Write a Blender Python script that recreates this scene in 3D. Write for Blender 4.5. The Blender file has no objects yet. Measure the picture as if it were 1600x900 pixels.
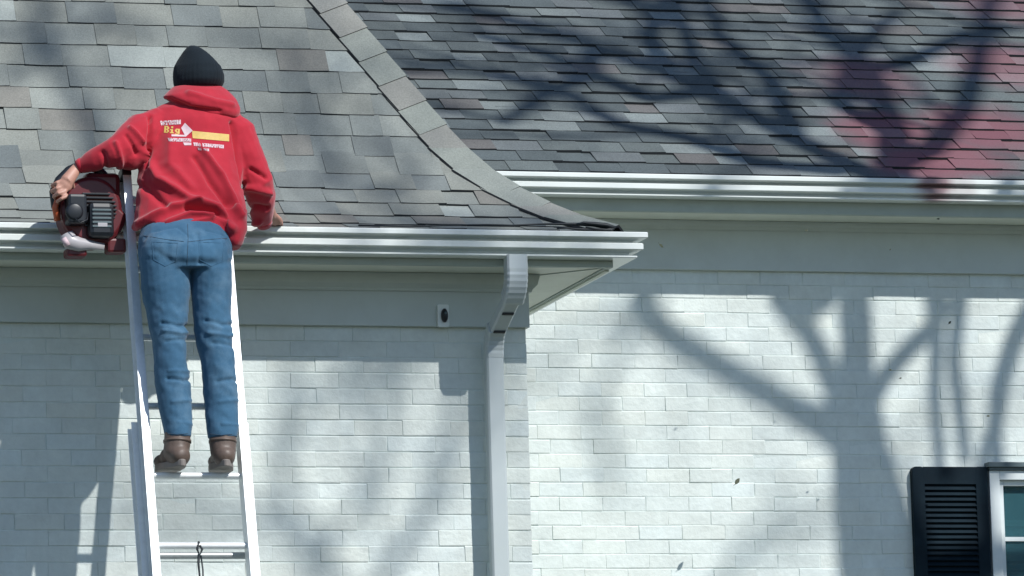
import bpy, bmesh, math, random
from math import sin, cos, tan, radians, sqrt, pi, atan2, exp
from mathutils import Vector, Matrix, noise, bvhtree
V = Vector
rnd = random.Random(7)
scene = bpy.context.scene
COL = scene.collection

# ------------------------------------------------------------------ camera
F, PSI, TH, RO = 9000.0, radians(15.7), radians(8.5), radians(1.65)
CAM = V((-6.691, -23.61, 0.252))
fw = V((sin(PSI)*cos(TH), cos(PSI)*cos(TH), sin(TH)))
r0 = V((cos(PSI), -sin(PSI), 0)); u0 = r0.cross(fw)
rt = cos(RO)*r0 - sin(RO)*u0; up = cos(RO)*u0 + sin(RO)*r0
cam_data = bpy.data.cameras.new('camera')
cam = bpy.data.objects.new('camera', cam_data); COL.objects.link(cam)
cam_data.sensor_width = 36; cam_data.lens = 36*F/1600; cam_data.clip_start = .1; cam_data.clip_end = 2000
M = Matrix(((rt.x, up.x, -fw.x, CAM.x), (rt.y, up.y, -fw.y, CAM.y), (rt.z, up.z, -fw.z, CAM.z), (0, 0, 0, 1)))
cam.matrix_world = M
scene.camera = cam

# ------------------------------------------------------------------ light
SUN = V((.52, -1, 1.03)).normalized()          # towards the sun
world = bpy.data.worlds.new('World'); scene.world = world; world.use_nodes = True
nt = world.node_tree; nt.nodes.clear()
wo = nt.nodes.new('ShaderNodeOutputWorld'); bg = nt.nodes.new('ShaderNodeBackground')
sk = nt.nodes.new('ShaderNodeTexSky'); sk.sky_type = 'NISHITA'; sk.sun_disc = False
sk.sun_elevation = math.asin(SUN.z); sk.sun_rotation = atan2(SUN.x, SUN.y)
sk.air_density = 1.0; sk.dust_density = .3; sk.ozone_density = 4.0; sk.altitude = 50
bg.inputs['Strength'].default_value = .104
nt.links.new(sk.outputs[0], bg.inputs[0]); nt.links.new(bg.outputs[0], wo.inputs[0])
sd = bpy.data.lights.new('sun', 'SUN'); sd.energy = 4.25; sd.angle = radians(.53); sd.color = (1, .995, .97)
so = bpy.data.objects.new('sun', sd); COL.objects.link(so)
so.rotation_euler = SUN.to_track_quat('Z', 'Y').to_euler(); so.location = (8, -12, 16)
scene.view_settings.view_transform = 'Standard'; scene.view_settings.look = 'None'
scene.view_settings.exposure = 0.0; scene.view_settings.gamma = 1.0

# ------------------------------------------------------------------ picture measuring (used to place things in the world)
def ray(x, y): return (fw*F + rt*(x-800) - up*(y-450)).normalized()
def onY(x, y, Y):
    d = ray(x, y); return CAM + d*((Y-CAM.y)/d.y)
def on_plane(x, y, n, c):
    d = ray(x, y); return CAM + d*((c - n.dot(CAM))/n.dot(d))
def proj(p):
    v = V(p)-CAM; w = v.dot(fw); return 800+F*v.dot(rt)/w, 450-F*v.dot(up)/w

# ------------------------------------------------------------------ materials
def new_mat(name):
    m = bpy.data.materials.new(name); m.use_nodes = True
    n = m.node_tree; n.nodes.clear()
    out = n.nodes.new('ShaderNodeOutputMaterial'); b = n.nodes.new('ShaderNodeBsdfPrincipled')
    n.links.new(b.outputs[0], out.inputs[0]); return m, n, b, out
def nd(n, t, **k):
    x = n.nodes.new(t)
    for a, v in k.items(): setattr(x, a, v)
    return x
def mixc(n, mode, fac, a, b):
    x = nd(n, 'ShaderNodeMix', data_type='RGBA', blend_type=mode)
    for i, v in ((0, fac), (6, a), (7, b)):
        if isinstance(v, (int, float)): x.inputs[i].default_value = v
        elif isinstance(v, (tuple, list)): x.inputs[i].default_value = (*v[:3], 1)
        else: n.links.new(v, x.inputs[i])
    return x.outputs[2]
def noise_out(n, scale, detail=4, rough=.55, vec=None, stretch=None):
    t = nd(n, 'ShaderNodeTexNoise'); t.inputs['Scale'].default_value = scale
    t.inputs['Detail'].default_value = detail; t.inputs['Roughness'].default_value = rough
    if vec is None: vec = nd(n, 'ShaderNodeNewGeometry').outputs['Position']
    if stretch:
        mp = nd(n, 'ShaderNodeMapping'); mp.inputs['Scale'].default_value = stretch
        n.links.new(vec, mp.inputs[0]); vec = mp.outputs[0]
    n.links.new(vec, t.inputs['Vector']); return t.outputs[0]
def ramp(n, fac, stops):
    r = nd(n, 'ShaderNodeValToRGB'); n.links.new(fac, r.inputs[0])
    e = r.color_ramp.elements
    while len(e) < len(stops): e.new(.5)
    for i, (p, c) in enumerate(stops):
        e[i].position = p; e[i].color = (*c, 1) if len(c) == 3 else c
    return r.outputs[0]
def bump(n, b, h, strength, dist):
    x = nd(n, 'ShaderNodeBump'); x.inputs['Strength'].default_value = strength; x.inputs['Distance'].default_value = dist
    n.links.new(h, x.inputs['Height']); n.links.new(x.outputs[0], b.inputs['Normal'])
def simple(name, col, rough=.6, var=.12, scale=12, bmp=.0, bscale=60, bdist=.004, metal=0, spec=.5, stretch=None, dirt=None):
    m, n, b, o = new_mat(name)
    v = noise_out(n, scale, 5, .6, stretch=stretch)
    g = ramp(n, v, [(.25, (1-var,)*3), (.75, (1+var*.6,)*3)])
    c = mixc(n, 'MULTIPLY', 1, col, g)
    if dirt:
        dcol, damt, dsc = dirt
        dn = ramp(n, noise_out(n, dsc, 6, .7), [(.48, (0, 0, 0)), (.72, (1, 1, 1))])
        mm = nd(n, 'ShaderNodeMath', operation='MULTIPLY'); n.links.new(dn, mm.inputs[0]); mm.inputs[1].default_value = damt
        c = mixc(n, 'MIX', mm.outputs[0], c, dcol)
    n.links.new(c, b.inputs['Base Color'])
    b.inputs['Roughness'].default_value = rough; b.inputs['Metallic'].default_value = metal
    b.inputs['Specular IOR Level'].default_value = spec
    if bmp: bump(n, b, noise_out(n, bscale, 4, .6), bmp, bdist)
    return m

def haze_fac(n, blobs):
    """reddish stain, a see-through veil painted into the colour: soft union of blobs (world position, radius)"""
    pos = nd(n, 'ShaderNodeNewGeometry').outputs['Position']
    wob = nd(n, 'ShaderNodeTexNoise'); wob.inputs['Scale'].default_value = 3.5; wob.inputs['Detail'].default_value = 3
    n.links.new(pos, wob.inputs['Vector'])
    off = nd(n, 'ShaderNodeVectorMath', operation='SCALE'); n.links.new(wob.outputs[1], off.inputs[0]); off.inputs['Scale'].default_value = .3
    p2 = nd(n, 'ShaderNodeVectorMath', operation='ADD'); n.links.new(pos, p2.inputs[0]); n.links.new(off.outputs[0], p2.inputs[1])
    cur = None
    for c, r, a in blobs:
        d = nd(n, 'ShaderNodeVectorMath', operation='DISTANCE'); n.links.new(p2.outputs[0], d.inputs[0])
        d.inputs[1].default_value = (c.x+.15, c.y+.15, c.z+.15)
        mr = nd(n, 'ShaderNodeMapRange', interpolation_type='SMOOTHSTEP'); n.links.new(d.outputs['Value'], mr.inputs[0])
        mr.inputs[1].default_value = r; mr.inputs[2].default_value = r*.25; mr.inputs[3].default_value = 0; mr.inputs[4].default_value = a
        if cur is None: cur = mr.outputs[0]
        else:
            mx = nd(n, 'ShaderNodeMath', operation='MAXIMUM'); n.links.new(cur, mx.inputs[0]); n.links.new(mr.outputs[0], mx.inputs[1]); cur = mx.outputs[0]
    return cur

P = 2.1                                     # the main wall stands this far behind the wing wall
MR_T = tan(radians(33))                     # main roof pitch
MR_N = V((0, -MR_T, 1)); MR_C = MR_N.dot(V((0, 1.70, 4.712)))
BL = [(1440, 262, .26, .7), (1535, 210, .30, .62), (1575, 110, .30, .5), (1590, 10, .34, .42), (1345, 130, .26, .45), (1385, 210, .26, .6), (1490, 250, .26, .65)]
BLOBS = [(on_plane(a, b, MR_N, MR_C), r*1.5, k) for a, b, r, k in BL]  # where the blurred red haze is painted onto the main roof
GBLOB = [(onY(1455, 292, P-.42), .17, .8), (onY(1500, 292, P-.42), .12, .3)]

def piece_mat(name, base_from, rough, grain_scale, grain, bscale, bstr, bdist, haze=None, streak=None, haze_col=(.26, .075, .10)):
    """material whose colour is the piece's own (object colour, or the 'tint' attribute on a joined sheet)"""
    m, n, b, o = new_mat(name)
    if base_from == 'object': c = nd(n, 'ShaderNodeObjectInfo').outputs['Color']
    else:
        at = nd(n, 'ShaderNodeAttribute'); at.attribute_name = 'tint'; c = at.outputs['Color']
    g = ramp(n, noise_out(n, grain_scale, 3, .7), [(.3, (1-grain,)*3), (.7, (1+grain,)*3)])
    c = mixc(n, 'MULTIPLY', 1, c, g)
    g2 = ramp(n, noise_out(n, 5, 3, .6), [(.3, (.9,)*3), (.7, (1.06,)*3)])
    c = mixc(n, 'MULTIPLY', 1, c, g2)
    if streak:
        s = ramp(n, noise_out(n, 3, 5, .65, stretch=(4, 4, .7)), [(.45, (0, 0, 0)), (.75, (1, 1, 1))])
        mm = nd(n, 'ShaderNodeMath', operation='MULTIPLY'); n.links.new(s, mm.inputs[0]); mm.inputs[1].default_value = streak[1]
        c = mixc(n, 'MIX', mm.outputs[0], c, streak[0])
    if haze:
        c = mixc(n, 'MIX', haze_fac(n, haze), c, haze_col)
    n.links.new(c, b.inputs['Base Color']); b.inputs['Roughness'].default_value = rough
    b.inputs['Specular IOR Level'].default_value = .3
    bump(n, b, noise_out(n, bscale, 4, .6), bstr, bdist)
    return m

WH = (.715, .768, .728)
M_brick_o = piece_mat('painted brick', 'object', .55, 30, .04, 38, .5, .006, streak=((.60, .62, .57), .25))
M_brick_a = piece_mat('painted brick sheet', 'attr', .55, 30, .04, 38, .5, .006, streak=((.60, .62, .57), .25))
M_mortar = simple('painted mortar', (.68, .745, .71), .7, .05, 20, .6, 70, .004)
M_shing_o = piece_mat('asphalt shingle', 'object', .92, 140, .17, 260, .55, .003)
M_shing_a = piece_mat('asphalt shingle sheet', 'attr', .92, 140, .17, 260, .55, .003)
M_shing_om = piece_mat('haze tinted asphalt shingle', 'object', .92, 140, .28, 260, .55, .003, haze=BLOBS)
M_shing_am = piece_mat('haze tinted asphalt shingle sheet', 'attr', .92, 140, .28, 260, .55, .003, haze=BLOBS)
M_butt = simple('shingle cut edge', (.022, .026, .03), .95, .3, 40)
M_deck = simple('roof felt', (.03, .034, .038), .95, .2, 8)
M_trim = simple('white painted trim', (.70, .745, .74), .45, .05, 6, .15, 25, .003, dirt=((.50, .54, .48), .35, 2.2))
M_soffit = simple('cream painted soffit', (.74, .76, .66), .6, .06, 5, .15, 25, .003, dirt=((.5, .5, .4), .3, 6))
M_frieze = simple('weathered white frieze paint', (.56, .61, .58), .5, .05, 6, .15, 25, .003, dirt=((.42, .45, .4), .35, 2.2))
M_fascia = simple('fascia with gutter shade', (.42, .47, .43), .6, .08, 7, .1, 30, .003, dirt=((.3, .33, .3), .4, 4))  # grey green tone puts the gutter's shade into the fascia colour
M_gutter = simple('white enamel gutter', (.80, .835, .80), .32, .04, 5, .05, 12, .002, dirt=((.42, .47, .38), .35, 3.5), stretch=(.4, 2, 2))
def gutter_hazed():
    m, n, b, o = new_mat('haze tinted white enamel gutter')
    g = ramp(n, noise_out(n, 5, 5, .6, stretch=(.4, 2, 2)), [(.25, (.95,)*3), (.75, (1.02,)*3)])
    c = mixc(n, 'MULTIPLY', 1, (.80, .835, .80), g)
    c = mixc(n, 'MIX', haze_fac(n, GBLOB), c, (.22, .07, .09))  # red haze painted into the enamel colour
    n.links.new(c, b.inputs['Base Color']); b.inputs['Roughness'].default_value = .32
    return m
M_gutter_m = gutter_hazed()
M_pipe = simple('white enamel downspout', (.52, .57, .57), .3, .05, 4, .05, 14, .002, dirt=((.5, .55, .5), .3, 3))
M_alu = simple('bare aluminium', (.86, .88, .88), .38, .06, 30, .1, 90, .001, metal=.25, dirt=((.5, .5, .48), .25, 14))
M_alud = simple('weathered aluminium', (.42, .45, .46), .42, .15, 30, .1, 90, .001, metal=.45)
M_blackp = simple('black plastic', (.014, .017, .022), .4, .2, 20)
M_shut = simple('navy painted shutter', (.005, .014, .022), .6, .15, 9, .1, 60, .002, dirt=((.02, .045, .06), .35, 3), spec=.12)
M_cap = simple('dark grey metal flashing', (.10, .14, .15), .4, .15, 9)
M_room = simple('teal tinted room wall', (.05, .17, .21), .9, .2, 3)  # room walls tinted teal in place of sky reflected by the panes
M_blind = simple('pale blind slat', (.55, .66, .66), .6, .08, 9)
M_bark = simple('tree bark', (.13, .11, .09), .9, .4, 9, .8, 25, .02, stretch=(3, 3, .6))
M_leaf = simple('dry dark leaf', (.05, .06, .03), .7, .3, 60)
M_cord = simple('black rubber cord', (.012, .018, .022), .5, .2, 30)
M_grass = simple('winter lawn', (.05, .065, .045), .95, .4, 3, .8, 40, .03, dirt=((.085, .08, .06), .6, .8))
M_road = simple('asphalt road', (.05, .05, .052), .9, .25, 9, .5, 80, .01)

# ------------------------------------------------------------------ mesh helpers
class MB:
    def __init__(s): s.v = []; s.f = []; s.m = []; s.c = []
    def add(s, vs, fs, mi=0, col=None):
        o = len(s.v); s.v += [tuple(p) for p in vs]
        for k, f in enumerate(fs):
            s.f.append(tuple(i+o for i in f)); s.m.append(mi[k] if isinstance(mi, (list, tuple)) else mi); s.c.append(col)
    def box(s, a, b, mi=0, col=None):
        (x0, y0, z0), (x1, y1, z1) = a, b
        s.add([(x0, y0, z0), (x1, y0, z0), (x1, y1, z0), (x0, y1, z0), (x0, y0, z1), (x1, y0, z1), (x1, y1, z1), (x0, y1, z1)],
              [(0, 3, 2, 1), (4, 5, 6, 7), (0, 1, 5, 4), (1, 2, 6, 5), (2, 3, 7, 6), (3, 0, 4, 7)], mi, col)
    def obox(s, o, ax, ay, az, mi=0, col=None):
        vs = [o, o+ax, o+ax+ay, o+ay, o+az, o+ax+az, o+ax+ay+az, o+ay+az]
        s.add(vs, [(0, 3, 2, 1), (4, 5, 6, 7), (0, 1, 5, 4), (1, 2, 6, 5), (2, 3, 7, 6), (3, 0, 4, 7)], mi, col)
    def loft(s, rings, closed=True, caps=True, mi=0):
        n = len(rings[0]); o = len(s.v)
        for r in rings: s.v += [tuple(p) for p in r]
        for i in range(len(rings)-1):
            for j in range(n if closed else n-1):
                k = (j+1) % n
                s.f.append((o+i*n+j, o+i*n+k, o+(i+1)*n+k, o+(i+1)*n+j)); s.m.append(mi); s.c.append(None)
        if caps:
            s.f.append(tuple(o+j for j in reversed(range(n)))); s.m.append(mi); s.c.append(None)
            e = o+(len(rings)-1)*n
            s.f.append(tuple(e+j for j in range(n))); s.m.append(mi); s.c.append(None)
    def tube(s, pts, rad, seg=10, flat=None, mi=0, caps=True):
        """round tube; flat=(vector, factor) squashes it along the vector"""
        pts = [V(p) for p in pts]; rings = []
        prev = None
        for i, p in enumerate(pts):
            t = (pts[min(i+1, len(pts)-1)]-pts[max(i-1, 0)]).normalized()
            if prev is None:
                a = t.cross(V((0, 0, 1)));
                if a.length < .1: a = t.cross(V((0, 1, 0)))
                a.normalize()
            else: a = (prev - t*prev.dot(t)).normalized()
            prev = a; b = t.cross(a)
            r = rad[i] if isinstance(rad, (list, tuple)) else rad
            rg = []
            for j in range(seg):
                w = 2*pi*j/seg; d = (a*cos(w)+b*sin(w))*r
                if flat: d = d - flat[0]*d.dot(flat[0])*(1-flat[1])
                rg.append(p+d)
            rings.append(rg)
        s.loft(rings, True, caps, mi)
    def ball(s, c, rx, ry=None, rz=None, axes=None, seg=16, mi=0):
        ry = ry or rx; rz = rz or rx; ax = axes or (V((1, 0, 0)), V((0, 1, 0)), V((0, 0, 1))); c = V(c)
        rings = []
        for i in range(1, seg//2):
            ph = pi*i/(seg//2)
            rings.append([c + ax[0]*rx*sin(ph)*cos(2*pi*j/seg) + ax[1]*ry*sin(ph)*sin(2*pi*j/seg) - ax[2]*rz*cos(ph) for j in range(seg)])
        s.loft(rings, True, True, mi)
    def build(s, name, mats, parent=None, smooth=False, kind=None, bevel=0):
        me = bpy.data.meshes.new(name); me.from_pydata(s.v, [], s.f)
        for m in (mats if isinstance(mats, (list, tuple)) else [mats]): me.materials.append(m)
        me.polygons.foreach_set('material_index', s.m)
        if any(c is not None for c in s.c):
            at = me.color_attributes.new('tint', 'FLOAT_COLOR', 'CORNER'); k = 0
            buf = []
            for pl, c in zip(me.polygons, s.c):
                c = c or (1, 1, 1)
                buf += [c[0], c[1], c[2], 1]*pl.loop_total
            at.data.foreach_set('color', buf)
        bm = bmesh.new(); bm.from_mesh(me); bmesh.ops.recalc_face_normals(bm, faces=bm.faces); bm.to_mesh(me); bm.free()
        if smooth: me.polygons.foreach_set('use_smooth', [True]*len(me.polygons))
        o = link(name, me, parent)
        if kind: o['kind'] = kind
        if bevel:
            md = o.modifiers.new('bevel', 'BEVEL'); md.width = bevel; md.segments = 2; md.limit_method = 'ANGLE'
        return o
def link(name, me, parent=None):
    o = bpy.data.objects.new(name, me); COL.objects.link(o)
    if parent: o.parent = parent
    return o
def thing(name, label, cat, loc=(0, 0, 0), group=None):
    o = bpy.data.objects.new(name, None); COL.objects.link(o); o.empty_display_size = .1
    o['label'] = label; o['category'] = cat
    if group: o['group'] = group
    return o
def tag(o, label, cat, group=None):
    o['label'] = label; o['category'] = cat
    if group: o['group'] = group
    return o
def sweep(mb, path, prof, z0, mi=0):
    """sweep a (q, z) profile along a horizontal path; q is the distance to the right-hand side of travel"""
    n = len(path); rings = []
    for i, p in enumerate(path):
        p = V(p)
        d0 = (V(path[i])-V(path[i-1])).normalized() if i else None
        d1 = (V(path[i+1])-V(path[i])).normalized() if i < n-1 else None
        if d0 is None: d0 = d1
        if d1 is None: d1 = d0
        n0 = V((d0.y, -d0.x)); n1 = V((d1.y, -d1.x)); m = (n0+n1).normalized(); m = m/max(.2, m.dot(n0))
        rings.append([V((p.x+m.x*q, p.y+m.y*q, z0+z)) for q, z in prof])
    mb.loft(rings, True, True, mi)

# ------------------------------------------------------------------ ground
def gz(y):
    return -max(0, min(1.35, (-y-3)*.068))
g = MB()
ys = [400, 60, 20, 5, -3, -8, -14, -22.85, -26, -34, -60, -400]; xs = [-400, -80, -30, -10, 0, 10, 30, 80, 400]
for i in range(len(ys)-1):
    for j in range(len(xs)-1):
        g.add([(xs[j], ys[i+1], gz(ys[i+1])), (xs[j+1], ys[i+1], gz(ys[i+1])), (xs[j+1], ys[i], gz(ys[i])), (xs[j], ys[i], gz(ys[i]))], [(0, 1, 2, 3)])
g.build('ground', M_grass, kind='structure')
g = MB(); g.box((-400, -34, -1.40), (400, -25, -1.345)); g.build('road', M_road, kind='structure')

# ------------------------------------------------------------------ house
house = thing('house', 'white painted brick house with grey shingle roofs and white gutters', 'house')
VIS = []                                     # (screen size, maker) so the pieces that show largest become objects of their own
def in_frame(pts, m=6):
    q = [proj(p) for p in pts]
    xs_ = [a for a, b in q]; ys_ = [b for a, b in q]
    return max(xs_) > -m and min(xs_) < 1600+m and max(ys_) > -m and min(ys_) < 900+m

COURSE, BH, BW, JT, JX = .0675, .0642, .2090, .0033, .0020
def brick_mesh(k):
    r = random.Random(40+k); c = .0035
    def j(a): return r.uniform(-a, a)
    cx = .0022/BW; fr = [(cx, 0, c/BH), (1-cx, 0, c/BH), (1-cx, 0, 1-c/BH), (cx, 0, 1-c/BH)]
    fr = [(x+j(.006), y+j(.0012), z+j(.025)) for x, y, z in fr]
    h = .0020
    rg = [(j(.006), h, j(.02)), (1+j(.006), h, j(.02)), (1+j(.006), h, 1+j(.02)), (j(.006), h, 1+j(.02))]
    bk = [(x, .045, z) for x, y, z in [(0, 0, 0), (1, 0, 0), (1, 0, 1), (0, 0, 1)]]
    vs = fr+rg+bk
    fs = [(0, 1, 2, 3)]+[(4+i, 4+(i+1) % 4, (i+1) % 4, i) for i in range(4)]+[(8+i, 8+(i+1) % 4, 4+(i+1) % 4, 4+i) for i in range(4)]
    return vs, fs
BR = [brick_mesh(k) for k in range(7)]
BRM = []
for k, (vs, fs) in enumerate(BR):
    mb = MB(); mb.add(vs, fs)
    me = bpy.data.meshes.new('brick'); me.from_pydata(mb.v, [], mb.f); me.materials.append(M_brick_o)
    bm = bmesh.new(); bm.from_mesh(me); bmesh.ops.recalc_face_normals(bm, faces=[f for f in bm.faces]); bm.to_mesh(me); bm.free()
    BRM.append(me)

def wall_bricks(origin, ux, out, length, z0, z1, holes, parent, quota, phase):
    """running bond; returns nothing, makes brick objects and one joined rest"""
    rest = MB(); cand = []
    nrow = int(math.ceil((z1-z0)/COURSE))
    for r in range(nrow):
        z = z1-(r+1)*COURSE+JT*.5
        if z < z0: continue
        x = -((r+phase) % 2)*(BW+JX)*.5 + rnd.uniform(-.006, .006) - (.0 if r % 6 else .04)
        while x < length:
            a, b = max(x, 0), min(x+BW, length)
            x += BW+JX
            spans = [(a, b)]
            for (h0, h1, g0, g1) in holes:
                if z+BH > g0 and z < g1:
                    ns = []
                    for (p, q) in spans:
                        if q <= h0 or p >= h1: ns.append((p, q))
                        else:
                            if p < h0-.02: ns.append((p, h0-.004))
                            if q > h1+.02: ns.append((h1+.004, q))
                    spans = ns
            for p, q in spans:
                if q-p < .025: continue
                k = rnd.randrange(7); t = rnd.gauss(0, 1); w = rnd.gauss(0, 1)
                cc = tuple(max(.3, c*(1+.022*t)) for c in (WH[0]+.006*w, WH[1], WH[2]-.008*w))
                pr = rnd.uniform(-.0010, .0024); hz = 1+(rnd.random() < .45)*rnd.uniform(.02, .05); wz = (rnd.random() < .5)*.0019; tl = rnd.gauss(0, .022); tl2 = rnd.gauss(0, .004)
                o = origin+ux*p+V((0, 0, z))+out*pr
                cand.append((o, q-p+wz, k, cc, tl, tl2, hz))
    cand_vis = [c for c in cand if in_frame([c[0], c[0]+ux*c[1], c[0]+V((0, 0, BH))])]
    cx = lambda c: abs(proj(c[0])[0]-800)+.0
    cand_vis.sort(key=lambda c: (-(min(1600, proj(c[0]+ux*c[1])[0])-max(0, proj(c[0])[0]) > 20), cx(c)))
    ids = set(id(c) for c in cand_vis[:quota])
    inn = -out
    for c in cand:
        o, w, k, cc, tl, tl2, hz = c
        ax = (ux*cos(tl2)+V((0, 0, sin(tl2)))); az = (V((0, 0, 1))*cos(tl)+inn*sin(tl))*hz
        Mx = Matrix(((ax.x*w, inn.x, az.x*BH, o.x), (ax.y*w, inn.y, az.y*BH, o.y), (ax.z*w, inn.z, az.z*BH, o.z), (0, 0, 0, 1)))
        if id(c) in ids:
            ob = link('brick', BRM[k], parent); ob.matrix_world = Mx; ob.color = (*cc, 1)
        else:
            vs, fs = BR[k]; rest.add([Mx @ V(p) for p in vs], fs, 0, cc)
    rest.build('bricks_beyond', M_brick_a, parent, kind='stuff')

ZT, ZM = 3.742, 4.337
w1 = MB(); w1.box((-6, .0024, -.3), (-.0024, .24, 3.97)); w1.box((-.24, .241, -.3), (-.0024, P+.005, 3.969))
wing_wall = w1.build('brick_wall', M_mortar, house)
wing_wall['label'] = 'projecting wing wall of white painted brick behind the ladder'
wall_bricks(V((-6, 0, 0)), V((1, 0, 0)), V((0, -1, 0)), 6.0, .0, ZT+.002, [], wing_wall, 150, 0)
wall_bricks(V((0, .001, 0)), V((0, 1, 0)), V((1, 0, 0)), P, .0, ZT+.002, [], wing_wall, 0, 1)
WX0, WX1, WZ0, WZ1 = 2.865, 3.80, 2.0, 3.40
w2 = MB(); yb = P+.0024
w2.box((-.2, yb, -.3), (WX0, P+.24, 4.6)); w2.box((WX1, yb, -.3), (9, P+.24, 4.6))
w2.box((WX0, yb, -.3), (WX1, P+.24, WZ0)); w2.box((WX0, yb, WZ1), (WX1, P+.24, 4.6))
main_wall = w2.build('brick_wall', M_mortar, house)
main_wall['label'] = 'long main wall of white painted brick under the tree shadow'
wall_bricks(V((.003, P, 0)), V((1, 0, 0)), V((0, -1, 0)), 9.0, .0, ZM+.002, [(WX0, WX1, WZ0, WZ1)], main_wall, 150, 1)

# frieze boards, crowns, soffits, fascias
def board(name, a, b, mat, bev=.003):
    mb = MB(); mb.box(a, b); return mb.build(name, mat, house, bevel=bev)
board('frieze_board', (-6.03, -.03, ZT), (.012, .0045, 3.968), M_frieze)
board('frieze_board', (-.0, .006, ZT), (.0115, P-.03, 3.968), M_frieze, .002)
crown = MB()
pr = [(0, 0), (.008, 0), (.012, .012), (.030, .030), (.036, .055), (.040, .074), (0, .074)]
sweep(crown, [(-6.03, -.031), (.013, -.031), (.013, P-.031)], pr, 3.893); crown.build('crown_moulding', M_frieze, house)
board('soffit', (-6.28, -.279, 3.969), (.279, .30, 3.981), M_soffit, 0)
board('soffit', (.0, .301, 3.969), (.279, P-.03, 3.981), M_soffit, 0)
for (a, b) in (((.05, -.045), (.27, -.262)),):    # the mitre and panel seams under the corner
    mb = MB(); d = V((b[0]-a[0], b[1]-a[1], 0)); n_ = V((-d.y, d.x, 0)).normalized()*.005
    mb.obox(V((a[0], a[1], 3.9655)), d, n_, V((0, 0, .003))); mb.build('soffit_seam', M_fascia, house)
fz = MB(); sweep(fz, [(-6.31, -.28), (.28, -.28), (.28, P-.3)], [(0, 0), (.03, 0), (.03, .125), (0, .125)], 3.963); fz.build('fascia', M_fascia, house, bevel=.002)
tr = MB(); sweep(tr, [(.296, -.24), (.296, P-.3)], [(-.004, 0), (.016, 0), (.016, .02), (-.004, .02)], 3.955); tr.build('fascia_trim', M_soffit, house, bevel=.002)
board('frieze_board', (.012, P-.03, ZM), (9, P+.0045, 4.57), M_frieze)
crown = MB(); sweep(crown, [(.012, P-.031), (9, P-.031)], [(0, 0), (.006, 0), (.012, .016), (.026, .026), (.03, .04), (0, .04)], 4.529); crown.build('crown_moulding', M_frieze, house)
board('soffit', (-.2, P-.28, 4.571), (9.3, P+.0, 4.583), M_soffit, 0)
board('fascia', (-.2, P-.31, 4.565), (9.3, P-.281, 4.70), M_fascia, .002)

# gutters
KP = [(.0, 0), (0, -.105), (.080, -.105), (.083, -.102), (.083, -.096), (.052, -.090), (.056, -.080), (.100, -.073), (.105, -.070), (.105, -.048), (.100, -.044), (.068, -.040), (.070, -.030), (.119, -.0235), (.1215, -.021), (.1215, -.003), (.119, .001), (.108, .001), (.107, -.003), (.1165, -.006), (.114, -.017), (.062, -.026), (.062, -.044), (.096, -.051), (.096, -.066), (.046, -.078), (.046, -.101), (.004, -.101), (.004, 0)]
KP = [(q, z) for q, z in KP]
gt = MB(); sweep(gt, [(-6.6, -.3105), (.3105, -.3105), (.3105, P-.46)], KP, 4.098)
gut1 = gt.build('gutter', M_gutter, house); gut1['label'] = 'gutter with a mitred corner along the wing roof'
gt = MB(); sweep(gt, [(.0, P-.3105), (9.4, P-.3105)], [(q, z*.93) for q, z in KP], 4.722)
gut2 = gt.build('gutter', M_gutter_m, house); gut2['label'] = 'white gutter along the main roof, red haze painted into its colour'
for gx in [-5.7+.6*i for i in range(10)]:          # hidden hangers across the trough
    mb = MB(); mb.box((gx, -.425, 4.088), (gx+.02, -.311, 4.091)); mb.build('hanger', M_alud, gut1)

# ------------------------------------------------------------------ roofs
PROF = [(-.405, 4.080), (-.28, 4.121), (-.18, 4.177), (-.05, 4.270), (.09, 4.392), (.18, 4.495), (.265, 4.628), (.36, 4.790), (3.0, 4.79+2.64*1.75)]
SL = [0]
for i in range(1, len(PROF)): SL.append(SL[-1]+sqrt((PROF[i][0]-PROF[i-1][0])**2+(PROF[i][1]-PROF[i-1][1])**2))
def prof(s):
    if s < 0:
        t = s/(SL[1]-SL[0]); return (PROF[0][0]+t*(PROF[1][0]-PROF[0][0]), PROF[0][1]+t*(PROF[1][1]-PROF[0][1]))
    for i in range(1, len(SL)):
        if s <= SL[i] or i == len(SL)-1:
            t = (s-SL[i-1])/(SL[i]-SL[i-1]); return (PROF[i-1][0]+t*(PROF[i][0]-PROF[i-1][0]), PROF[i-1][1]+t*(PROF[i][1]-PROF[i-1][1]))
def zw(d):   # wing roof height at distance Y=d behind the wing wall line
    for i in range(1, len(PROF)):
        if d <= PROF[i][0] or i == len(PROF)-1:
            t = (d-PROF[i-1][0])/(PROF[i][0]-PROF[i-1][0]); return PROF[i-1][1]+t*(PROF[i][1]-PROF[i-1][1])

dk = MB()
for i in range(len(PROF)-1):
    (ya, za), (yb_, zb) = PROF[i], PROF[i+1]
    dk.add([(-6+ya, ya, za), (-ya, ya, za), (-yb_, yb_, zb), (-6+yb_, yb_, zb)], [(0, 1, 2, 3)])
    dk.add([(-ya, ya, za), (-ya, 7, za), (-yb_, 7, zb), (-yb_, yb_, zb)], [(0, 1, 2, 3)])
    dk.add([(-6+ya, 7, za), (-6+ya, ya, za), (-6+yb_, yb_, zb), (-6+yb_, 7, zb)], [(0, 1, 2, 3)])
wing_roof = dk.build('roof', M_deck, house); wing_roof['label'] = 'steep flared hip roof of weathered grey shingles over the wing'
dk = MB()
ry = 7.0; rz = 4.712+(ry-1.70)*MR_T
dk.add([(-2.5, 1.70, 4.709), (9.4, 1.70, 4.709), (9.4, ry, rz-.003), (-2.5, ry, rz-.003)], [(0, 1, 2, 3)])
dk.add([(-2.5, ry, rz-.003), (9.4, ry, rz-.003), (9.4, 12.4, 4.722), (-2.5, 12.4, 4.722)], [(0, 1, 2, 3)])
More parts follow.
